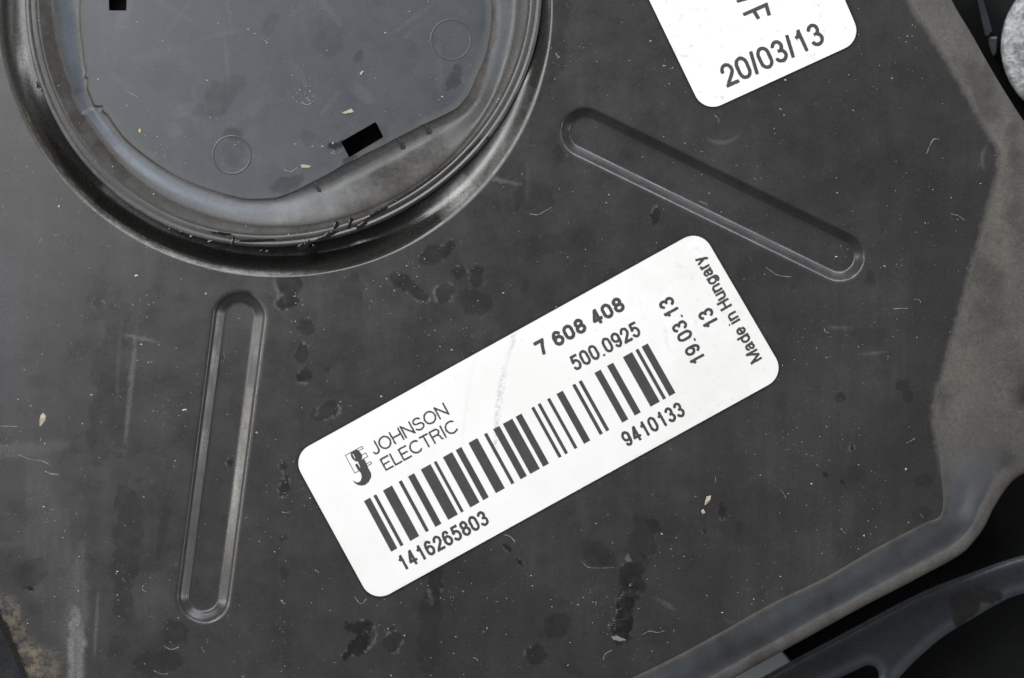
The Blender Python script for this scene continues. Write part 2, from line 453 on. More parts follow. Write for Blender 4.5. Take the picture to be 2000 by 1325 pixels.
V, T = fill([outline, ring_loop] + slot_loops, plate_sd, 4.0)
z = .8 * (fbm(V, 300, 60, 2) - .5)
sdv = plate_sd(V)
z = z * sstep(0, 30, sdv)
panel = link_mesh('panel', Wa(V, z), T, M_plate, plate, attrs=paint_plate(V))

# flange that folds away along the right and lower right edge
wb_ = sstep(13.2, 16.2, station); wd_ = sstep(12.8, 18.5, station + 1.6 * (fbm(rin, 60, 88) - .5))                          # 0 = dusty slope, 1 = sharp fold
ts = np.r_[0, .05, .1, .16, .24, .34, .46, .58, .66, .7, .74, .8, .88, .95, 1.]
rows = []; dd = []; bb = []; ws = []
for t_ in ts:
    P = rin + (rout - rin) * t_
    zA = -22 * t_ ** 1.2
    zB = 1.2 * math.sin(min(1, t_ / .16) * math.pi) - 19 * float(sstep(.08, .75, t_)) + 2.5 * float(np.exp(-((t_ - .42) / .13) ** 2)) - 5 * float(sstep(.92, 1, t_)) + 2.5 * float(sstep(.7, .8, t_))
    zz = zA * (1 - wb_) + zB * wb_
    rows.append(Wa(P, zz))
    # measured in width: wide upper flange keeps the fold close to the plate edge
    n = fbm(P, 30, 82)
    dA = (.55 + .5 * fbm(P, (30, 120), 83)) * (.85 + .2 * n) * (1.08 - .3 * t_)
    dB = (sstep(.72, .84, t_ + .12 * (n - .5)) * (.22 + .35 * n)) + .22 * n * float(sstep(.09, .03, abs(t_ - .05))) + .34 * fbm(P, (24, 24), 92) ** 1.5
    dd.append(np.maximum(dA * (1 - wd_), dB * wb_))
    bb.append(np.full(len(P), float(sstep(.06, .14, t_) * sstep(.78, .66, t_))) * wb_ * (.18 + .45 * fbm(P, (50, 50), 89)))  # bluish reflection painted along the fold
    ws.append(np.clip(.5 * blob(P, 1998, 730, 18, 60, 0, 1, .8, .3, 84) + .5 * blob(P, 1990, 770, 20, 30, 0, 1, .9, .2, 85) + .35 * sstep(.56, .72, fbm(P, (60, 90), 93)), 0, .8))
P = rout; zl = rows[-1][:, 2] / S
rows.append(Wa(P, zl - 3)); rows.append(Wa(P, zl - 14))
for l in (dd, bb, ws): l += [l[-1] * .5, l[-1] * 0]
Vf, Ff = loft(rows)
link_mesh('flange', Vf, Ff, M_plate, plate, attrs=dict(dust=np.clip(np.concatenate(dd), 0, 1), band=np.concatenate(bb), wet=np.concatenate(ws)))

# thin folded edge of the lower left corner
le = resample(np.r_[[(125, 1450)], left_edge], 10)
dirn = np.array([-.905, .425])
rows = [Wa(le + dirn * o, zz) for o, zz in ((0, 0), (1.5, -.6), (3, -2), (4, -5), (5, -12), (12, -13), (14, -14), (15, -30))]
wf = np.concatenate([np.full(len(le), v) for v in (.5, .8, .9, .3, 0, 0, 0, 0)])
link_mesh('folded_edge', *loft(rows), M_groove, plate, attrs=dict(worn=wf))

# wall of the round opening
prof = [(LIP, 0), (7.5, -.1), (6, -.45), (4, -1.1), (2, -2.1), (0, -3.5), (-2, -5.4), (-4, -7.8), (-6, -10.4), (-8, -13), (-11, -16.8), (-14, -20), (-18, -23.5), (-22, -26), (-26, -27.6), (-30, -28.5), (-34, -28.8), (-39, -28.8), (-44, -28.6), (-50, -28.4), (-64, -28.4)]
th = np.linspace(-math.pi, math.pi, 721)[:-1]
shal = 1 - .3 * sstep(.15, .35, th) * sstep(1.05, .8, th) + 1.5 * sstep(.95, 1.3, th) * sstep(2.75, 2.3, th)
rows = [Wa(polar(th, R_out(th) + o), zz * shal) for o, zz in prof]
Vg, Fg = loft(rows, True)
ang = np.tile(th, len(prof)); off = np.repeat([p[0] for p in prof], len(th))
Pg = np.concatenate([polar(th, R_out(th) + o) for o, zz in prof])
gd = .22 * sstep(-30, 4, off) * (ang > 2.3) + .3 * fbm(Pg, 18, 85) * sstep(-2, 8, off) * ((ang > 1.4) & (ang < 3))
gd += .35 * fbm(Pg, 14, 86) * ((ang > .35) & (ang < .95)) * sstep(-34, -8, off)
gs = .95 * sstep(.772, .778, ang) * sstep(.96, .85, ang) * sstep(-46, -34, off) * sstep(2, -4, off)  # abraded patch with its bright sheen painted in
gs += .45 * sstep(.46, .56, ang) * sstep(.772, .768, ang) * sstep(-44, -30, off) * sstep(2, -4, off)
gs += .9 * np.exp(-((ang - 2.88) / .055) ** 2) * sstep(-46, -36, off) * sstep(-14, -24, off)  # bright spot painted on the left wall as a highlight
gs += .36 * sstep(2.6, 2.95, ang) * sstep(-6, -18, off) + .36 * sstep(-2.6, -2.95, ang) * sstep(-6, -18, off)  # left wall painted paler to carry its reflection
gs += (.9 + .6 * fbm(Pg, 8, 87)) * sstep(1.40, 1.62, ang) * sstep(2.75, 2.0, ang) * np.exp(-((off - 3.) / 4.4) ** 2)  # highlight along the lower left lip painted in
gw = .9 * sstep(1.75, 2.1, ang) * sstep(2.85, 2.6, ang) * np.exp(-((off + 4) / 1.6) ** 2)
link_mesh('opening_wall', Vg, Fg, M_groove, plate, attrs=dict(dust=np.clip(gd, 0, 1), scuff_glint=np.clip(gs, 0, 1), worn=gw))

# two stamped slots
for A, B, ro, ri in SLOTS:
    pr = [(ro + 7, 0), (ro + 4, 0), (ro + 2, -.15), (ro + .8, -.5), (ro - .4, -1.2), (ro - 1.6, -2.2), (ro - 4, -4.6), (ro - 8, -8.4), (ri + 6, -11.8), (ri + 3, -14.2), (ri + 1.4, -15.5), (ri + .2, -16.1), (ri - 1, -16.4), (ri - 3, -16.5), (ri - 6, -16.5)]
    V2, F2 = loft([Wa(stadium(A, B, r), zz) for r, zz in pr], True)
    Q = np.concatenate([stadium(A, B, r) for r, zz in pr]); rad = seg_d(Q, A, B)
    slot_glint = np.zeros(len(Q)); lip = np.exp(-((rad - ro + .3) / 1.5) ** 2) + .8 * np.exp(-((rad - ri - .8) / 1.2) ** 2)
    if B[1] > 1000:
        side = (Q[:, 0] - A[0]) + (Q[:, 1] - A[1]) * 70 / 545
        slot_glint = (side > 20) * (.05 + 1.0 * np.exp(-((Q[:, 1] - 930) / 95.) ** 2)) * sstep(610, 700, Q[:, 1]) * sstep(1180, 1120, Q[:, 1]) * sstep(ri, ri + 3, rad) * sstep(ro - 5, ro - 8, rad)  # bright strip on the wall is a painted highlight
        slot_glint = slot_glint + .55 * lip * (side > 20) + .15 * lip * (side < 0)  # thin edge highlights painted, stronger on one side
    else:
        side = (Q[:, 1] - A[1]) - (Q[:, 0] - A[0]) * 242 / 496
        slot_glint = .45 * (side > 20) * lip + .04 * (side > 20) * sstep(ri, ri + 4, rad)  # edge highlights painted along the lower wall
    s = link_mesh('stamped_slot', V2, F2, M_plate, plate, attrs=dict(scuff_glint=np.clip(slot_glint, 0, 1)))
    lp = stadium(A, B, ri - 6)
    V3, T3 = fill([lp], lambda P, A=A, B=B, ri=ri: ri - 6 - seg_d(P, A, B), 4.0)
    link_mesh('slot_floor', Wa(V3, -16.5), T3, M_plate, s, attrs=paint_plate(V3))

# ------------------------------------------------------------------ motor cap inside the opening
cap = thing('motor_cap', W(545, -12, -52), 'round dark motor cap with notched rim and black vent holes, inside the plate opening', 'motor cap')
ZF, ZT = -26, -13
floor_pts = [(159, -60), (159, 0), (163, 88), (171, 140), (174, 149), (166, 152), (172, 172), (187, 208), (199, 214), (206, 204), (212, 224), (245, 270), (291, 308), (350, 345), (420, 372),
             (480, 388), (540, 386), (575, 373), (612, 354), (668, 323), (720, 297), (773, 270), (800, 257), (826, 243), (860, 228), (893, 211), (915, 185), (930, 150), (945, 116), (958, 60), (960, 10), (955, -20), (940, -80)]
fp = np.array(floor_pts, float); fth, fr = to_polar(fp)
o = np.argsort(fth); fth, fr = fth[o], fr[o]
tt = np.linspace(-math.pi + .12, fth.min() - .12, 30)
def R_floor(a):
    a = np.asarray(a, float)
    A = np.r_[fth - 2 * math.pi, tt[tt < fth.min()], fth]; Rr = np.r_[fr, np.full((tt < fth.min()).sum(), 405), fr]
    i = np.argsort(A)
    return np.interp(a, A[i], Rr[i])
def R_ramp(a):
    x = np.cos(a)
    return np.maximum(449 - 9 * sstep(-.6, -1, x) + 12 * sstep(.3, 1, x), R_floor(a) + 30)

HOLES = [[(666, 277), (734, 238), (749, 268), (682, 308)], [(211, -60), (250, -60), (247, 21), (213, 21)]]
tf = np.linspace(-math.pi, math.pi, 1601)[:-1]
_rt = R_floor(np.linspace(-math.pi, math.pi, 3201)[:-1])
_kk = np.exp(-.5 * (np.arange(-20, 21) / 3.2) ** 2); _kk /= _kk.sum()
_rt = np.convolve(np.r_[_rt[-20:], _rt, _rt[:20]], _kk, 'valid')
def R_floor(a, _rt=_rt):
    return np.interp(np.mod(np.asarray(a, float) + math.pi, 2 * math.pi), np.linspace(0, 2 * math.pi, 3201), np.r_[_rt, _rt[:1]])
floor_loop = polar(tf, R_floor(tf))
def floor_sd(P):
    th, r = to_polar(P)
    d = (R_floor(th) - r) * .7
    for h in HOLES: d = np.minimum(d, -poly_sd(P, h))
    return d
hole_loops = [resample(np.r_[h, [h[0]]], 5)[:-1] for h in np.array(HOLES, float)]
V, T = fill([floor_loop] + hole_loops, floor_sd, 4.0, (100, -40, 1100, 500))
th, r = to_polar(V)
edge = R_floor(th) - r
wet = np.zeros(len(V)); dust = np.zeros(len(V)); scf = np.zeros(len(V))
for k, (x, y, rx, ry, rot, s) in enumerate([(428, 190, 32, 40, 20, .34), (455, 165, 30, 16, -20, .25), (395, 215, 20, 12, 0, .3), (888, 152, 13, 30, 25, .42), (528, 48, 13, 30, 20, .26), (455, 262, 22, 14, 0, .4),
                                            (640, 85, 34, 24, 0, .2), (600, 270, 14, 16, 0, .25), (700, 112, 9, 13, 30, .35), (460, 300, 22, 26, 0, .22), (740, 262, 20, 18, 0, .2), (310, 150, 30, 30, 0, .12), (560, 360, 40, 16, -20, .35), (655, 285, 16, 8, -20, .9), (682, 312, 18, 6, -28, .7)]):
    wet = np.maximum(wet, blob(V, x, y, rx, ry, rot, s, .95, .1, 20 + k))
dust = sstep(16, 2, edge) * (.25 + .6 * fbm(V, 9, 95)) * (.35 + .65 * ((th < .75) | (th > 2.2))) * .6
for k in range(40):
    x, y = rng.uniform(200, 930), rng.uniform(0, 330)
    scf = np.maximum(scf, blob(V, x, y, rng.uniform(8, 60), rng.uniform(2, 14), rng.uniform(0, 180), rng.uniform(.04, .14), .9, .4, 30 + k))
for x, y, r_ in ((453, 303, 38), (881, 78, 40)):
    pass
link_mesh('floor_panel', Wa(V, ZF + .5 * (fbm(V, 200, 61, 2) - .5)), T, M_cap, cap, attrs=dict(wet=wet, dust=dust, scuff_glint=scf, band=.12 + .1 * fbm(V, 200, 62)))
for h in hole_loops:
    rows = [Wa(h, zz) for zz in (ZF, ZF - 2, ZF - 14, ZF - 15, ZF - 90)]
    Vh, Fh = loft(rows, True)
    n = len(h); Fh = Fh + [tuple(range(4 * n, 5 * n))]
    link_mesh('vent_hole', Vh, Fh, M_hole, cap, smooth=False)
# rim: step, ramp, flange, rolled edge
tr = np.linspace(-math.pi, math.pi, 1601)[:-1]
rf, rr_, re_ = R_floor(tr), R_ramp(tr), R_in(tr)
def smooth_ring(r, w, sig):
    m = np.max(np.stack([np.roll(r, k) for k in range(-w, w + 1)]), 0) if w else r
    kk = np.exp(-.5 * (np.arange(-90, 91) / sig) ** 2); kk /= kk.sum()
    return np.convolve(np.r_[m[-90:], m, m[:90]], kk, 'valid')
rfs = smooth_ring(rf, 12, 14.)                                   # the ramp follows a smoothed outline
rows = []; P_ = []; at = {k: [] for k in ('dust', 'band', 'wet', 'scuff_glint', 'worn', 'grime')}
am = np.mod(tr, 2 * math.pi)
bott = np.exp(-((am - 1.45) / .5) ** 2)                           # lower side collects pale dirt
rgt = np.exp(-((tr - .25) / .45) ** 2)
lft = np.exp(-((am - 2.9) / .7) ** 2)
lowr = np.exp(-((tr - .98) / .38) ** 2)
blft = np.exp(-((am - 2.1) / .6) ** 2)
def add_row(rad, zz, d, b, w=0., sc_=0., wo=0., gm=0.):
    P = polar(tr, rad); n = fbm(P, 34, 96); n2 = fbm(P, 7, 97); n3 = fbm(P, (90, 90), 91)
    rows.append(Wa(P, zz)); P_.append(P)
    at['dust'].append(np.clip(d * (.15 + 1.3 * n) * (.45 + 1.0 * n2) * (.5 + n3), 0, 1)); at['band'].append(np.clip(b * (.55 + .8 * n3), 0, 1) * np.ones(len(P)))
    at['wet'].append(np.full(len(P), w)); at['scuff_glint'].append(np.zeros(len(P)) + sc_); at['worn'].append(np.zeros(len(P)) + wo); at['grime'].append(np.clip(gm * (.45 + 1.1 * n), 0, 1) * np.ones(len(P)))
stp = 2.6 - 2.0 * np.exp(-((am - 1.98) / .35) ** 2) + 3.6 * sstep(.25, .5, tr) * sstep(1.55, 1.25, tr)
add_row(rf, ZF, .3 + .3 * lft, .1)
add_row(rf + 1.5, ZF - .3 * stp, .35 + .3 * rgt, .1)
swd = 4 + 13 * sstep(.25, .5, tr) * sstep(1.55, 1.25, tr)
add_row(rf + swd * .55, ZF - stp * .75, .2 + .5 * rgt, .04)
add_row(rf + swd, ZF - stp, .25 + .5 * rgt, .08)
r0 = np.maximum(rfs + 5, rf + swd + 3)
add_row(r0, ZF - stp - .5, .25 + .6 * rgt + .2 * lowr, .15)
for q in np.linspace(.1, 1, 12):
    e = q * q * (3 - 2 * q)
    inner = math.exp(-((q - .38) / .36) ** 2)
    add_row(r0 + (rr_ + 4 - r0) * q, ZF - stp - .5 + (ZT - ZF + stp + .5) * e, .10 + (.75 * rgt + .2) * max(0, 1 - 2.5 * q) + .35 * lowr * sstep(.3, .8, q) + .1 * q,
            np.clip(inner * (.55 + .7 * lft + .4 * blft) * (1 - .72 * lowr), 0, 1), 0, (.30 * rgt * (q > .95) + .22 * lft * math.exp(-((q - .14) / .06) ** 2)), 0, (.75 * sstep(.1, .3, q)) * lowr + .75 * lft * sstep(.75, 1, q))  # blue reflection and thin bright crest lines painted into the ramp
fl = lambda q: rr_ + 4 + (re_ - 28 - rr_ - 4) * q
for q in np.linspace(.12, 1, 8):
    add_row(fl(q), ZT - .8 * math.sin(q * 3.14), .20 + .50 * bott * q + .28 * lowr + .3 * rgt - .12 * lft, .05, 0, 0, 0, .85 * lft + .6 * lowr + .2 * bott + .3)
add_row(re_ - 25, ZT - .2, .25, .02, 0, 0, 0, .5)
add_row(re_ - 22.5, ZT - 1.2, .1, .0, .55, 0)  # shade of the narrow groove painted as a dark line
add_row(re_ - 21, ZT - .1, .1, .0, .1, .12)
add_row(re_ - 19, ZT + .1, .2, .02, 0, 0, 0, .35)
add_row(re_ - 13, ZT, .2, .02, 0, .04, 0, .3)
add_row(re_ - 10.5, ZT - .9, .1, .0, .5, 0)  # second groove line, its shade painted dark
add_row(re_ - 9, ZT + .2, .1, .0, .1, .05)
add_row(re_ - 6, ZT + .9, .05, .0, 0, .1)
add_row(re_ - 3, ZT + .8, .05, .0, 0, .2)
add_row(re_ - 2, ZT + .3, .05, .0, 0, .75)  # bright line on the worn edge, highlight painted in
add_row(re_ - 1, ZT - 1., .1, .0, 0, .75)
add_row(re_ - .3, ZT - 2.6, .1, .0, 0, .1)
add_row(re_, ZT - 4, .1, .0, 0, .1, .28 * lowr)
add_row(re_ + .5, ZT - 9, .0, .0, 0, 0, .28 * lowr)
add_row(re_ - 2, ZT - 62, .0, .0)
Vr, Fr = loft(rows, True)
A_ = {k: np.concatenate(v) for k, v in at.items()}
Pr = np.concatenate(P_); thr, rr2 = to_polar(Pr)
oilz = sstep(.55, .8, thr) * sstep(1.95, 1.75, thr) * sstep(-26, -14, rr2 - R_in(thr) + 10 * (fbm(Pr, 20, 98) - .5))
cr = line_d(Pr, [(610, 476), (665, 456), (720, 428), (800, 378), (880, 322), (950, 268)])
A_['wet'] = np.maximum(A_['wet'], .75 * oilz); A_['wet'] = np.maximum(A_['wet'], 1. * sstep(6.5, 2.5, cr + 4 * (fbm(Pr, 9, 99) - .5)))  # oil on the rim, then crease shade painted as a dark line
lip_zone = sstep(0, 5, side_of(Pr, [(610, 476), (665, 456), (720, 428), (800, 378), (880, 322), (950, 268)])) * (thr > .3) * (thr < 1.5)
A_['dust'] *= 1 - .85 * lip_zone; A_['band'] = np.maximum(A_['band'], .12 * lip_zone)
link_mesh('rim', Vr, Fr, M_rim, cap, attrs=A_)

for (x0, y0), (x1, y1) in (((611, 352), (629, 379)), ((776, 268), (791, 291)), ((829, 240), (842, 262))):
    e = np.array([x1 - x0, y1 - y0], float); L = np.hypot(*e); e /= L; n_ = np.array([-e[1], e[0]])
    sec = []
    for q, w_, zt in ((0, 1.5, ZF + .3), (.25, 3.5, ZF + .6), (.6, 5., ZF - .4), (1, 9, ZF - 5.5)):
        c_ = np.array([x0, y0]) + e * L * q
        sec.append(Wa([c_ - n_ * w_, c_ - n_ * w_ * .45, c_ - n_ * .6, c_ + n_ * .6, c_ + n_ * w_ * .45, c_ + n_ * w_], [ZF - 7, zt - 1.5, zt, zt, zt - 1.5, ZF - 7]))
    link_mesh('clip_tab', *loft(sec), M_cap, cap)

def ring_mark(x, y, r, z0, h, w, mat, parent):
    a = np.linspace(0, 2 * math.pi, 73)[:-1]
    c = lambda q: np.c_[x + q * np.cos(a), y + q * np.sin(a)]
    return link_mesh('ejector_mark', *loft([Wa(c(r + o), z0 + zz) for o, zz in ((-w, 0), (-w * .4, h * .8), (w * .3, h), (w, 0))], True), mat, parent)
ring_mark(453, 303, 37, ZF, .55, 2.2, M_cap, cap)
ring_mark(881, 78, 39, ZF, .32, 1.8, M_cap, cap)

# ------------------------------------------------------------------ stickers
def arc(cx, cy, rx, ry, a0, a1, n=18):
    return [(cx + rx * math.cos(math.radians(a0 + (a1 - a0) * k / n)), cy + ry * math.sin(math.radians(a0 + (a1 - a0) * k / n))) for k in range(n + 1)]
XH = .72
bowl = lambda cx, cy, rx, ry: arc(cx, cy, rx, ry, 0, 360, 32)
G = {   # glyph: advance, centre lines in a unit box
    '0': (.77, [arc(.5, .68, .5, .32, 0, 180) + arc(.5, .32, .5, .32, 180, 360) + [(1, .68)]]),
    '1': (.77, [[(.66, 1), (.66, 0)], [(.14, .74), (.40, .78), (.60, .94), (.64, 1.)]]),
    '2': (.77, [arc(.5, .70, .48, .30, 185, -25) + [(.72, .42), (.25, .17), (.03, 0)], [(0, 0), (1, 0)]]),
    '3': (.77, [arc(.48, .75, .43, .25, 170, -80) , [(.36, .515), (.5, .515)], arc(.48, .265, .5, .265, 85, -170)]),
    '4': (.77, [[(1, .25), (.02, .25), (.64, 1)], [(.72, 1), (.72, 0)]]),
    '5': (.77, [[(.92, 1), (.20, 1), (.09, .46)], arc(.47, .33, .52, .33, 140, -165)]),
    '6': (.77, [bowl(.5, .31, .5, .31), [(0, .31), (0, .55)] + arc(.5, .55, .5, .45, 180, 35)]),
    '7': (.77, [[(0, 1), (1, 1)], [(1, 1), (.66, .52), (.42, 0)]]),
    '8': (.77, [bowl(.5, .755, .42, .245), bowl(.5, .27, .5, .27)]),
    '9': (.77, [bowl(.5, .69, .5, .31), [(1, .69), (1, .45)] + arc(.5, .45, .5, .45, 0, -145)]),
    '.': (.386, [[(.5, 0), (.5, .02)]]), '/': (.40, [[(0, 0), (1, 1)]]), ' ': (.40, []),
    'J': (.64, [[(1, 1), (1, .3)] + arc(.5, .3, .5, .3, 0, -175)]), 'O': (1.02, [bowl(.5, .5, .5, .5)]),
    'H': (.88, [[(0, 0), (0, 1)], [(1, 0), (1, 1)], [(0, .5), (1, .5)]]), 'N': (.90, [[(0, 0), (0, 1)], [(0, 1), (1, 0)], [(1, 0), (1, 1)]]),
    'S': (.84, [arc(.48, .75, .44, .25, 20, 180) + arc(.48, .72, .44, .2, 180, 260) + arc(.5, .27, .5, .26, 80, 0) + arc(.5, .27, .5, .27, 0, -170)]),
    'E': (.78, [[(0, 0), (0, 1)], [(0, 1), (1, 1)], [(0, 0), (1, 0)], [(0, .52), (.92, .52)]]), 'L': (.70, [[(0, 1), (0, 0)], [(0, 0), (1, 0)]]),
    'C': (.96, [arc(.57, .5, .57, .5, 42, 318, 30)]), 'T': (.80, [[(0, 1), (1, 1)], [(.5, 1), (.5, 0)]]),
    'R': (.86, [[(0, 0), (0, 1)], [(0, 1), (.6, 1)] + arc(.62, .76, .36, .24, 90, -90) + [(0, .52)], [(.6, .52), (.85, .38), (.9, .1), (1, 0)]]),
    'I': (.30, [[(.5, 0), (.5, 1)]]), 'M': (1.12, [[(0, 0), (0, 1)], [(0, 1), (.5, 0)], [(.5, 0), (1, 1)], [(1, 1), (1, 0)]]),
    'a': (.76, [arc(.47, XH - .20, .42, .20, 165, 0) + [(.89, .12), (1, 0)], [(.89, .43), (.4, .38)] + arc(.4, .19, .4, .19, 90, 270) + [(.7, .05), (.89, .2)]]),
    'd': (.80, [[(1, 0), (1, 1)], bowl(.5, XH / 2, .5, XH / 2)]), 'e': (.76, [arc(.5, XH / 2, .5, XH / 2, -35, -360, 30), [(0, XH / 2), (1, XH / 2)]]),
    'i': (.32, [[(.5, 0), (.5, XH)], [(.5, .97), (.5, 1.0)]]), 'n': (.76, [[(0, 0), (0, XH)], arc(.5, XH - .25, .5, .25, 170, 0) + [(1, 0)]]),
    'u': (.76, [[(1, 0), (1, XH)], [(0, XH)] + arc(.5, .25, .5, .25, 180, 350)]), 'g': (.80, [bowl(.5, XH / 2, .5, XH / 2), [(1, XH), (1, .0)] + arc(.5, .0, .5, .24, 0, -160)]),
    'r': (.50, [[(0, 0), (0, XH)], arc(.75, XH - .26, .75, .26, 175, 80)]), 'y': (.70, [[(0, XH), (.5, 0)], [(1, XH), (.5, 0), (.36, -.2), (.06, -.24)]]),
}
def box_sd(P, a, b, hw, ea, eb):
    a = np.array(a, float); b = np.array(b, float); L = np.linalg.norm(b - a) + 1e-9; e = (b - a) / L
    t = (P - a) @ e; q = np.abs((P - a) @ np.array([-e[1], e[0]]))
    return np.maximum(np.maximum(-t - ea, t - L - eb), q - hw)

def contour_cells(f, x0, y0, h):
    """mesh of the region f>0 of a sampled field"""
    ny, nx = f.shape; vid = {}; V = []; F = []
    def key(k, x, y):
        if k not in vid: vid[k] = len(V); V.append((x, y))
        return vid[k]
    ii, jj = np.nonzero((f[:-1, :-1] > 0) | (f[1:, :-1] > 0) | (f[:-1, 1:] > 0) | (f[1:, 1:] > 0))
    for i, j in zip(ii.tolist(), jj.tolist()):
        c = [(i, j), (i, j + 1), (i + 1, j + 1), (i + 1, j)]; poly = []
        for k in range(4):
            a, b = c[k], c[(k + 1) % 4]; fa, fb = f[a], f[b]
            if fa > 0: poly.append(key(a, x0 + a[1] * h, y0 + a[0] * h))
            if (fa > 0) != (fb > 0):
                t = fa / (fa - fb)
                poly.append(key((min(a, b), max(a, b)), x0 + (a[1] + (b[1] - a[1]) * t) * h, y0 + (a[0] + (b[0] - a[0]) * t) * h))
        if len(poly) > 2: F.append(tuple(poly))
    return np.array(V), F

def text(name, body, origin, ang, width, H, parent, z, w, space=1.0):
    """origin = left end of the baseline, ang = reading direction, H = cap height, w = stroke width"""
    sb = .045
    adv = [G[c][0] * (space if c != ' ' else 1) for c in body]
    sx = width / ((sum(adv) - 2 * sb) * H)
    h = max(.7, w / 5.5); pad = 3; hw = w / 2
    X = np.arange(-pad, width + pad, h); Y = np.arange(-.32 * H - pad, H + pad, h)
    gx, gy = np.meshgrid(X, Y); f = np.full(gx.shape, -1e3); x = -sb * H * sx
    for ch, a in zip(body, adv):
        gw = a * H * sx; l = x + sb * H * sx; r = x + gw - sb * H * sx; x += gw
        if ch == ' ': continue
        m = (X > l - 3) & (X < r + 3)
        P = np.c_[gx[:, m].ravel(), gy[:, m].ravel()]; d = np.full(len(P), 1e3)
        for st in G[ch][1]:
            q = [(l + hw + u * max(r - l - w, .01), hw + v * (H - w)) for u, v in st]
            n = len(q) - 1; shut = math.dist(q[0], q[-1]) < .01
            for k in range(n):
                if math.dist(q[k], q[k + 1]) < .01: continue
                ends = []
                for e, p in ((k == 0, st[0]), (k == n - 1, st[-1])):
                    flat = p[1] in (0, 1, XH) or p[0] in (0, 1)
                    ends.append(hw if (e and flat and not shut) else 0)
                d = np.minimum(d, box_sd(P, q[k], q[k + 1], hw, *ends))
                if k or shut: d = np.minimum(d, np.hypot(*(P - np.array(q[k])).T) - hw)
        if ch in '.i': pass
        d = np.maximum(d, np.maximum(P[:, 1] - H, (-P[:, 1]) if ch not in 'gy' else -P[:, 1] - .3 * H))
        f[:, m] = np.maximum(f[:, m], -d.reshape(f[:, m].shape) )
    jit = (vnoise(np.c_[gx.ravel(), gy.ravel()], 1.5, 44).reshape(f.shape) - .5) * .9
    V, F = contour_cells(f + jit * (w > 2.5), X[0], Y[0], h)
    a = math.radians(ang)
    e = np.array([math.cos(a), -math.sin(a)]); nn = np.array([-math.sin(a), -math.cos(a)])
    P = np.array(origin, float) + V[:, :1] * e + V[:, 1:] * nn
    return link_mesh(name, Wa(P, z), F, M_ink, parent, smooth=False)

STK = 2.4
def sticker(corners, label, paint):
    lp = rounded(corners, 38)
    sd = lambda P: poly_sd(P, lp)
    V, T = fill([lp], sd, 5.0, (-400, -400, 2400, 2000))
    o = link_mesh('sticker', Wa(V, STK + .35 * (fbm(V, 120, 64, 2) - .5)), T, M_paper, plate, attrs=paint(V, sd(V)))
    tag(o, label)
    link_mesh('paper_edge', *loft([Wa(lp, STK + .1), Wa(lp, 0)], True), M_paper, o)
    return o

def line_mask(P, pts, w, s, seed):
    d = np.full(len(P), 1e9); pts = catmull(pts, 4)
    for a, b in zip(pts[:-1], pts[1:]): d = np.minimum(d, seg_d(P, a, b))
    return s * sstep(w, w * .3, d + w * 1.2 * (fbm(P, 12, seed) - .5))

def paint_main(P, sd):
    s = line_mask(P, [(1006, 648), (992, 700), (978, 760), (970, 820), (966, 880)], 7, .5, 40)
    s = np.maximum(s, line_mask(P, [(932, 690), (918, 740), (910, 800), (903, 850)], 4, .14, 41))
    s = np.maximum(s, line_mask(P, [(1298, 640), (1303, 670), (1310, 690)], 4, .25, 42))
    s = np.maximum(s, line_mask(P, [(800, 930), (822, 1000), (825, 1060), (822, 1100)], 9, .14, 43))
    s = np.maximum(s, line_mask(P, [(905, 860), (880, 960)], 6, .12, 44))
    s = np.maximum(s, .28 * sstep(.84, .92, vnoise(P, 9, 45)) * sstep(1150, 1350, P[:, 0]))
    d = .5 * sstep(6, 0, sd) * fbm(P, 30, 39) + .12 * fbm(P, 140, 38) + .30 * sstep(1050, 1450, P[:, 0]) * fbm(P, 90, 46)  # edge dirt, mottling and a greyer tone towards the right end
    return dict(scuff_glint=s, dust=d)
def paint_top(P, sd):
    return dict(scuff_glint=.5 * sstep(.82, .92, vnoise(P, 10, 47)), dust=.3 * sstep(10, 0, sd) + .25 * fbm(P, 80, 48) * sstep(1450, 1250, P[:, 0]))

st1 = sticker([(569.2, 890), (1368.2, 447.6), (1535.1, 733.2), (727.3, 1178.8)], 'white sticker with a wide barcode, a black logo and part numbers', paint_main)
st2 = sticker([(1060, -430), (1400, -584), (1684, 79), (1374.5, 221)], 'white sticker printed with the date 20/03/13, at the top edge', paint_top)
ZI = STK + .55
text('serial_number', '1416265803', (786.5, 1117), 28.9, 196, 31, st1, ZI, 5.2)
text('serial_number', '9410133', (1224.5, 874.5), 28.9, 133, 31, st1, ZI, 5.2)
text('part_number', '500.0925', (1124.2, 726), 28.9, 149, 31, st1, ZI, 5.2)
text('part_number', '7 608 408', (1055.5, 697), 28.9, 192, 30.5, st1, ZI, 6.6)
text('date_text', '19.03.13', (1380.5, 702.5), 28.9 + 90, 144, 31, st1, ZI, 5.4)
text('batch_number', '13', (1406, 631.5), 28.9 + 90, 38, 31, st1, ZI, 5.4)
text('origin_text', 'Made in Hungary', (1489, 700.5), 29.5 + 90, 233, 25, st1, ZI, 4.4)
text('brand_name', 'JOHNSON', (731.5, 890.5), 28.9, 168, 26.5, st1, ZI, 3.2)
text('brand_name', 'ELECTRIC', (753.5, 920.5), 28.9, 164, 26.5, st1, ZI, 3.3)
text('date_text', '20/03/13', (1420.5, 172), 24.6, 213, 46, st2, ZI, 7.0)

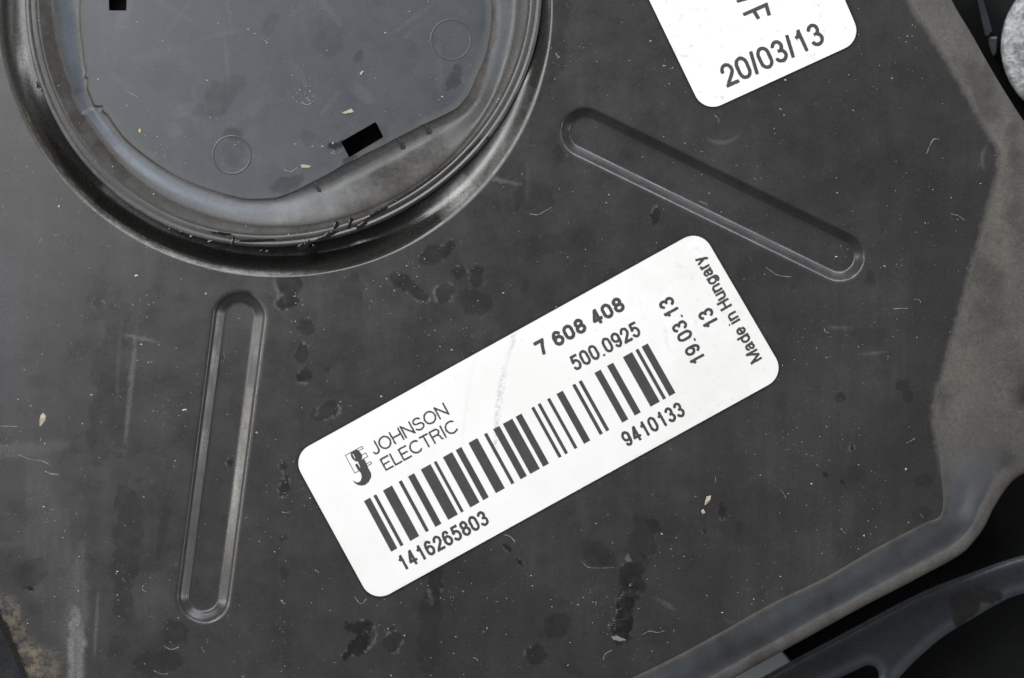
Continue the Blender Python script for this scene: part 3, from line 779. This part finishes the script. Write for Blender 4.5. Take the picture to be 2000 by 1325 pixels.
def poly_mesh(polys):
    V = []; F = []
    for p in polys:
        v, t = fill([p], lambda P, p=p: poly_sd(P, p), 0)
        n = len(V); V += v.tolist(); F += [tuple(int(i) + n for i in f) for f in t]
    return np.array(V), F
def stroke(pts, w):
    out = []
    for a, b in zip(pts[:-1], pts[1:]):
        a = np.array(a, float); b = np.array(b, float); e = (b - a) / np.linalg.norm(b - a); n = np.array([-e[1], e[0]]) * w / 2; e = e * w / 2
        out.append([tuple(a - e + n), tuple(b + e + n), tuple(b + e - n), tuple(a - e - n)])
    return out

bars_x = [(710.8, 722.8), (729.2, 734.8), (747.9, 765.5), (778.5, 784.4), (796.9, 808.7), (821.8, 840.7), (847.1, 852.2), (865, 883), (890, 901), (914.9, 932.2),
          (945.3, 951), (963.2, 975.2), (982, 1000.5), (1007, 1018.4), (1037.5, 1043), (1050, 1055.5), (1068.4, 1073.9), (1086.8, 1099), (1117.6, 1123.6), (1130, 1136),
          (1161, 1173), (1185.6, 1197.4), (1216.5, 1234.4), (1240.9, 1246.6), (1253, 1265)]
tl, tr_ = np.array([710.8, 979.]), np.array([1265., 671.]); bl, br = np.array([764., 1077.6]), np.array([1319.3, 767.4])
polys = []
for a, b in bars_x:
    fa, fb = (a - 710.8) / 554.2, (b - 710.8) / 554.2
    polys.append([tuple(tl + (tr_ - tl) * fa), tuple(tl + (tr_ - tl) * fb), tuple(bl + (br - bl) * fb), tuple(bl + (br - bl) * fa)])
Vb, Fb = poly_mesh(polys)
link_mesh('barcode', Wa(Vb, ZI), Fb, M_ink, st1, smooth=False)
Zp = lambda L: [(660 + x / 6.973, 770 + y / 6.973) for x, y in L]
lp_ = stroke(Zp([(330, 710), (100, 835), (230, 1075), (290, 1043)]), 1.1) + stroke(Zp([(330, 710), (345, 738), (268, 778)]), 1.1) + stroke(Zp([(322, 832), (380, 800), (407, 850), (330, 892)]), 1.1) + stroke(Zp([(388, 948), (445, 920), (459, 946), (405, 975)]), 1.1)
lp_ += [Zp([(175, 800), (260, 755), (300, 788), (328, 830), (330, 868), (318, 897), (358, 888), (390, 945), (410, 1000), (452, 1080), (452, 1130), (422, 1192), (372, 1235), (320, 1246), (270, 1237), (225, 1207), (203, 1172),
             (240, 1198), (275, 1205), (308, 1182), (325, 1130), (315, 1080), (290, 1045), (270, 1030), (232, 962), (262, 944), (298, 1004), (306, 1000), (272, 920), (238, 915), (196, 880), (176, 840)])]
Vl, Fl = poly_mesh(lp_)
link_mesh('logo', Wa(Vl, ZI), Fl, M_ink, st1, smooth=False)
Vl, Fl = poly_mesh([Zp([(198, 820), (208, 815), (238, 875), (230, 880)])])
link_mesh('logo_gap', Wa(Vl, ZI + .3), Fl, M_paper, st1, smooth=False)
# rotated letter and slanted bar above the date
Zs = lambda L: [(1200 + x / 4, y / 4) for x, y in L]
ff = [Zs([(1000, 105), (1185, 22), (1196, 20), (1224, 118), (1196, 126), (1176, 58), (1108, 88), (1140, 142), (1114, 154), (1080, 100), (1012, 128)]), Zs([(950, 5), (1140, -55), (1150, -30), (962, 24)])]
Vl, Fl = poly_mesh(ff)
link_mesh('type_code', Wa(Vl, ZI), Fl, M_ink, st2, smooth=False)

# ------------------------------------------------------------------ things beyond the plate
arm_up = catmull([(1180, 1490), (1380, 1384), (1489, 1323), (1545, 1292), (1650, 1236), (1790, 1162), (1895, 1120), (2000, 1085), (2160, 1055)], 8)
arm_lo = catmull([(1620, 1490), (1690, 1400), (1755, 1325), (1790, 1288), (1843, 1243), (1895, 1211), (1948, 1180), (2000, 1159), (2160, 1125)], 8)
arm_loop = np.r_[arm_up, arm_lo[::-1]]
oh = stadium((1600, 1365), (1697, 1319), 20, 12)
arm_sd = lambda P: np.minimum(poly_sd(P, arm_loop), seg_d(P, (1600, 1365), (1697, 1319)) - 20)
V, T = fill([resample(np.r_[arm_loop, arm_loop[:1]], 6)[:-1], oh], arm_sd, 5.0, (1150, 1000, 2170, 1500))
d = arm_sd(V)
ZA = -120
zz = ZA + 1.5 * np.exp(-((d - 11) / 7) ** 2) - 7 * sstep(9, 0, d)
wet = np.zeros(len(V))
for k, (x, y, rx, ry, rot, s) in enumerate([(1886, 1180, 32, 30, 0, 1.), (1935, 1166, 22, 13, -15, 1.), (1875, 1205, 14, 22, 0, 1.), (1915, 1150, 12, 8, 0, .8)]):
    wet = np.maximum(wet, blob(V, x, y, rx, ry, rot, s, .6, .08, 33 + k))
arm = thing('frame_arm', W(1700, 1250, ZA - 40), 'curved dark frame arm with an oily stain, below the plate at the lower right', 'frame arm')
link_mesh('arm_face', Wa(V, zz), T, M_frame, arm, attrs=dict(wet=wet, dust=.22 * np.exp(-((d - 8) / 5) ** 2) * fbm(V, 12, 34), band=.35 * sstep(30, 0, d) * (V[:, 1] < 1400)))  # soft bluish edge highlight painted into the arm colour
for name, lp in (('arm_side', resample(np.r_[arm_loop, arm_loop[:1]], 12)[:-1]), ('slot_side', oh)):
    link_mesh(name, *loft([Wa(lp, ZA - 10), Wa(lp, ZA - 13), Wa(lp, ZA - 45)], True), M_frame, arm)

def slab(name, loop, ztop, zbot, mat, parent=None, sm=False):
    """closed prism with a small bevel"""
    lp = np.asarray(loop, float); c = lp.mean(0)
    inn = c + (lp - c) * (1 - 4 / np.abs(lp - c).max())
    rows = [Wa(inn, ztop), Wa(lp, ztop - 3), Wa(lp, zbot)]
    V, F = loft(rows, True); n = len(lp)
    F = F + [tuple(range(n)), tuple(range(3 * n - 1, 2 * n - 1, -1))]
    return link_mesh(name, V, F, mat, parent, smooth=sm)

low = thing('lower_frame', W(1900, 1000, -330), 'flat black lower frame seen in the gaps under the plate edge', 'frame')
slab('frame_panel', [(1522, 1268), (1546, 1296), (1600, 1420), (2300, 1420), (2300, 560), (1900, 560), (1700, 1100)], -270, -330, M_deep, low)
slab('frame_panel', [(1450, -600), (1700, -200), (1850, 20), (1950, 240), (2040, 420), (2300, 420), (2300, -600)], -240, -300, M_deep, low)
slab('frame_rib', [(1902, -30), (1912, -32), (1938, 62), (1930, 72), (1924, 70)], -130, -240, M_frame, low)
slab('frame_rib', [(1928, 72), (1948, 72), (1946, 105), (1941, 112), (1935, 100)], -140, -240, M_frame, low)

corner = thing('side_panel', W(20, 1300, -90), 'blue grey panel below the bronze worn corner of the plate', 'panel')
slab('panel_sheet', [(-260, 900), (-140, 900), (30, 1230), (130, 1470), (-260, 1470)], -60, -90, M_frame, corner)

a = np.linspace(0, 2 * math.pi, 97)[:-1]
disc = lambda r: np.c_[2105 + r * np.cos(a), 90 + r * np.sin(a)]
boss = thing('cast_boss', W(2105, 90, -300), 'round grey cast metal boss with a grainy face, at the right edge', 'metal boss')
rows = [Wa(disc(r), zz) for r, zz in ((60, -56), (120, -56), (140, -57), (147, -61), (150, -68), (150, -240))]
Vd, Fd = loft(rows, True); Fd.append(tuple(range(96)))
link_mesh('boss_face', Vd, Fd, M_cast, boss)
link_mesh('boss_hole', *(lambda r: (r[0], r[1] + [tuple(range(2 * 96, 3 * 96))]))(loft([Wa(disc(24), -55.4), Wa(disc(20), -55.2), Wa(disc(19), -55.6)], True)), M_hole, boss)

tb = np.array([(-9000, -9000), (11000, -9000), (11000, 10000), (-9000, 10000)], float)
k = (DP + 700) / DP
tbl = link_mesh('table_top', [((x - 1000) * S, (662 - y) * S, -700 * S) for x, y in tb], [(0, 1, 2, 3)], M_table, None, smooth=False)
tag(tbl, kind='structure')

def chip(name, label, cat, loop, z0, h, mat):
    lp = np.array(loop, float); c = lp.mean(0)
    mid = c + (lp - c) * .55 + rng.normal(0, .6, lp.shape)
    n = len(lp)
    V, F = loft([Wa(lp, z0), Wa(lp + (c - lp) * .08, z0 + h * .6), Wa(mid, z0 + h * rng.uniform(.7, 1.2, n))], True)
    F.append(tuple(range(2 * n, 3 * n)))
    return tag(link_mesh(name, V, F, mat, smooth=False), label, cat)
# ------------------------------------------------------------------ oil on the rim
def ragged(x, y, rx, ry, rot, n=26, rag=.5):
    a = np.linspace(0, 2 * math.pi, n + 1)[:-1]; r = 1 + rag * (rng.random(n) - .5)
    r = (r + np.roll(r, 1) * .6 + np.roll(r, -1) * .6) / 2.2
    c, s = math.cos(math.radians(rot)), math.sin(math.radians(rot))
    u, v = rx * r * np.cos(a), ry * r * np.sin(a)
    return np.c_[x + u * c - v * s, y + u * s + v * c]
oil_V = []; oil_F = []; nv = 0
def pool(loop, z0, h):
    global nv
    sd = lambda P: poly_sd(P, loop)
    V, T = fill([loop], sd, 3.0, (-100, -100, 2100, 1400), .4)
    d = np.maximum(sd(V), 0)
    co = Wa(V, z0 + h * np.sqrt(np.clip(d / 6, 0, 1)) * (.7 + .6 * vnoise(V, 5, 7)))
    oil_V.append(co); oil_F.extend([tuple(int(i) + nv for i in t) for t in T]); nv += len(co)
pts = catmull([(330, 447), (400, 468), (460, 480), (520, 486), (585, 481), (640, 462), (700, 440)], 10)
for i, p in enumerate(pts[::2]):
    if rng.random() < .75:
        pool(ragged(p[0] + rng.uniform(-6, 6), p[1] + rng.uniform(-12, 6), rng.uniform(2, 7), rng.uniform(1.5, 3.5), rng.uniform(-30, 20)), ZT - .5, rng.uniform(.8, 1.7))
for p in ((432, 456, 20, 3, 8), (500, 470, 40, 2.5, -2), (455, 472, 3, 10, 10), (638, 461, 22, 5, -25), (657, 440, 4, 8, 20), (684, 434, 3.5, 11, 20), (706, 440, 12, 5, -30), (735, 417, 24, 3.5, -28), (590, 482, 10, 7, 0), (600, 478, 5, 9, 30), (72, 165, 3, 8, -20), (80, 176, 4, 3, 0)):
    pool(ragged(*p, n=40, rag=.9), ZT + .9, .55)
oil = link_mesh('oil_film', np.concatenate(oil_V), oil_F, M_oil)
tag(oil, 'wet black oil beads along the lower edge of the round motor cap', 'oil', kind='stuff')

oil_V = []; oil_F = []; nv = 0
for p in ((1216, 1216, 19, 34, 6), (1226, 1172, 17, 22, 8), (1238, 1146, 9, 9, 0)):
    pool(ragged(*p, n=44, rag=.45), .4, .9)
tag(link_mesh('oil_smear', np.concatenate(oil_V), oil_F, M_smear), 'dark ridged oily smear on the plate, below the barcode sticker', 'oil smear')
chip('dried_crust', 'pale dried crust at the lower tip of the dark oily smear', 'dried crust', [(1193, 1244), (1204, 1242), (1216, 1246), (1224, 1251), (1212, 1254), (1198, 1250)], .3, 1.6, M_rimdust)

# ------------------------------------------------------------------ dirt lying on the surfaces
def surface_z(P):
    th, r = to_polar(P)
    z = np.zeros(len(P)); ok = np.ones(len(P), bool)
    ins = r < R_out(th) + LIP
    fl = r < R_floor(th) - 6
    flg = (r > R_ramp(th) + 8) & (r < R_in(th) - 16)
    z[fl] = ZF; z[flg] = ZT
    ok &= ~(ins & ~fl & ~flg)
    for h in HOLES: ok &= poly_sd(P, h) < -6
    for A, B, ro, ri in SLOTS:
        d = seg_d(P, A, B); z[d < ri - 4] = -16.5; ok &= (d < ri - 4) | (d > ro + 8)
    ok &= ins | (poly_sd(P, outline) > 8)
    for c in (rounded([(569.2, 890), (1368.2, 447.6), (1535.1, 733.2), (727.3, 1178.8)], 38), rounded([(1060, -430), (1400, -584), (1684, 79), (1374.5, 221)], 38)):
        ok &= poly_sd(P, c) < -2
    return z, ok
P = rng.uniform((0, 0), (2000, 1325), (2300, 2))
cl = rng.uniform((0, 0), (2000, 1325), (60, 2))
P = np.r_[P, (cl[rng.integers(0, 60, 900)] + rng.normal(0, 22, (900, 2)))]
P = np.r_[P, np.c_[rng.normal(553, 4, 45), rng.uniform(880, 1330, 45)], np.array((595, 180)) + rng.normal(0, 16, (40, 2)), np.array((655, 285)) + rng.normal(0, 12, (60, 2))]
zs, ok = surface_z(P); P, zs = P[ok], zs[ok]
sv = []; sf = []; n = 0
for (x, y), z0 in zip(P, zs):
    s = min(2.8, .42 + rng.exponential(.34)); k = 5
    aa = np.sort(rng.uniform(0, 2 * math.pi, k)); rr = s * rng.uniform(.6, 1.3, k); rx = rng.uniform(.6, 1.6)
    Q = np.c_[x + rr * np.cos(aa) * rx, y + rr * np.sin(aa)]
    sv += Wa(np.r_[Q, [(x, y)]], np.r_[np.full(k, z0), z0 + s * .8]).tolist()
    sf += [(n + i, n + (i + 1) % k, n + k) for i in range(k)]; n += k + 1
tag(link_mesh('dust_specks', sv, sf, M_speck, smooth=False), 'tiny pale dust specks scattered over the black plate', 'dust', kind='stuff')

def tube_pts(pts, rad, z0):
    p = catmull(pts, 4); n = len(p); t = np.gradient(p, axis=0); t /= np.linalg.norm(t, axis=1)[:, None] + 1e-9
    nn = np.c_[-t[:, 1], t[:, 0]]
    wv = rad * (.5 + rng.random(n))
    return loft([Wa(p - nn * wv[:, None], z0), Wa(p, z0 + rad * 1.3), Wa(p + nn * wv[:, None], z0)])
lv = []; lf = []; n = 0
fixed = [[(1035, 418), (1050, 420), (1062, 414), (1078, 405)], [(35, 888), (60, 898), (80, 900), (95, 907)], [(88, 921), (100, 926), (115, 927)], [(0, 833), (18, 833), (36, 834)], [(1495, 522), (1515, 536), (1530, 540), (1545, 541)],
         [(555, 332), (568, 336), (580, 328)], [(588, 200), (600, 205), (614, 198)], [(692, 1166), (705, 1180), (716, 1170)], [(320, 1262), (334, 1269), (350, 1264)], [(300, 1310), (315, 1317), (328, 1316)], [(1178, 1290), (1182, 1278), (1196, 1270)],
         [(1524, 955), (1530, 963), (1535, 974)], [(1770, 866), (1778, 862), (1787, 857)], [(1745, 604), (1758, 603), (1773, 603)], [(1857, 418), (1872, 422), (1883, 430)], [(984, 1045), (995, 1048), (1006, 1058)], [(1136, 1096), (1148, 1108), (1168, 1110), (1200, 1109)],
         [(245, 178), (258, 184), (268, 190)], [(510, 75), (517, 80), (525, 76)], [(1255, 1240), (1268, 1233), (1285, 1236), (1298, 1232)], [(1810, 300), (1822, 274), (1834, 272)], [(550, 1000), (558, 1002), (566, 1000)], [(548, 1172), (552, 1178), (558, 1180)]]
for k in range(30):
    x, y = rng.uniform(0, 1900), rng.uniform(0, 1325)
    a = rng.uniform(0, 6.28); L = rng.uniform(3, 9); q = [(x, y)]
    for j in range(rng.integers(2, 4)):
        a += rng.normal(0, .8); q.append((q[-1][0] + L * math.cos(a), q[-1][1] + L * math.sin(a)))
    fixed.append(q)
for q in fixed:
    zq, ok = surface_z(np.array(q, float))
    if not ok.all(): continue
    v, f = tube_pts(q, rng.uniform(.35, .75), float(zq.max()) + .1)
    lv += v.tolist(); lf += [tuple(i + n for i in g) for g in f]; n += len(v)
tag(link_mesh('lint_fibres', lv, lf, M_lint), 'short pale lint fibres stuck to the black plate', 'lint', kind='stuff')

chip('dirt_chip', 'pale flat dirt chip on the plate, left of the slot near the left edge', 'dirt chip', [(79, 812), (84, 806), (90, 813), (89, 822), (84, 828), (80, 834), (77, 833), (77, 822)], 0, 2, M_chip)
chip('dirt_chip', 'pale elongated chip on the motor cap, left of the lower vent hole', 'dirt chip', [(586, 322), (597, 322), (609, 325), (602, 329), (590, 329)], ZF, 2, M_chip)
chip('dirt_chip', 'thin pale splinter on the motor cap, above the lower vent hole', 'dirt chip', [(666, 221), (678, 216), (687, 212), (691, 219), (685, 221), (674, 223)], ZF, 1.5, M_chip)
chip('dirt_grain', 'tiny yellow grain on the motor cap, near the notched left rim', 'grain', [(270, 254), (273, 251), (276, 255), (274, 260), (271, 259)], ZF, 2.5, M_grain)
chip('dirt_chip', 'small tan sliver on the motor cap, left of the upper right round mark', 'dirt chip', [(702, 144), (708, 138), (711, 140), (705, 147)], ZF, 1.5, M_chip)
chip('dirt_chip', 'pale wedge of dried dirt on the plate, below the right end of the barcode sticker', 'dirt chip', [(1380, 970), (1389, 968), (1388, 976), (1382, 984), (1376, 988), (1377, 980)], 0, 2, M_chip)
chip('dirt_chip', 'small pale crumb just below the wedge of dried dirt', 'dirt chip', [(1369, 998), (1374, 994), (1378, 1002), (1372, 1005)], 0, 1.6, M_chip)
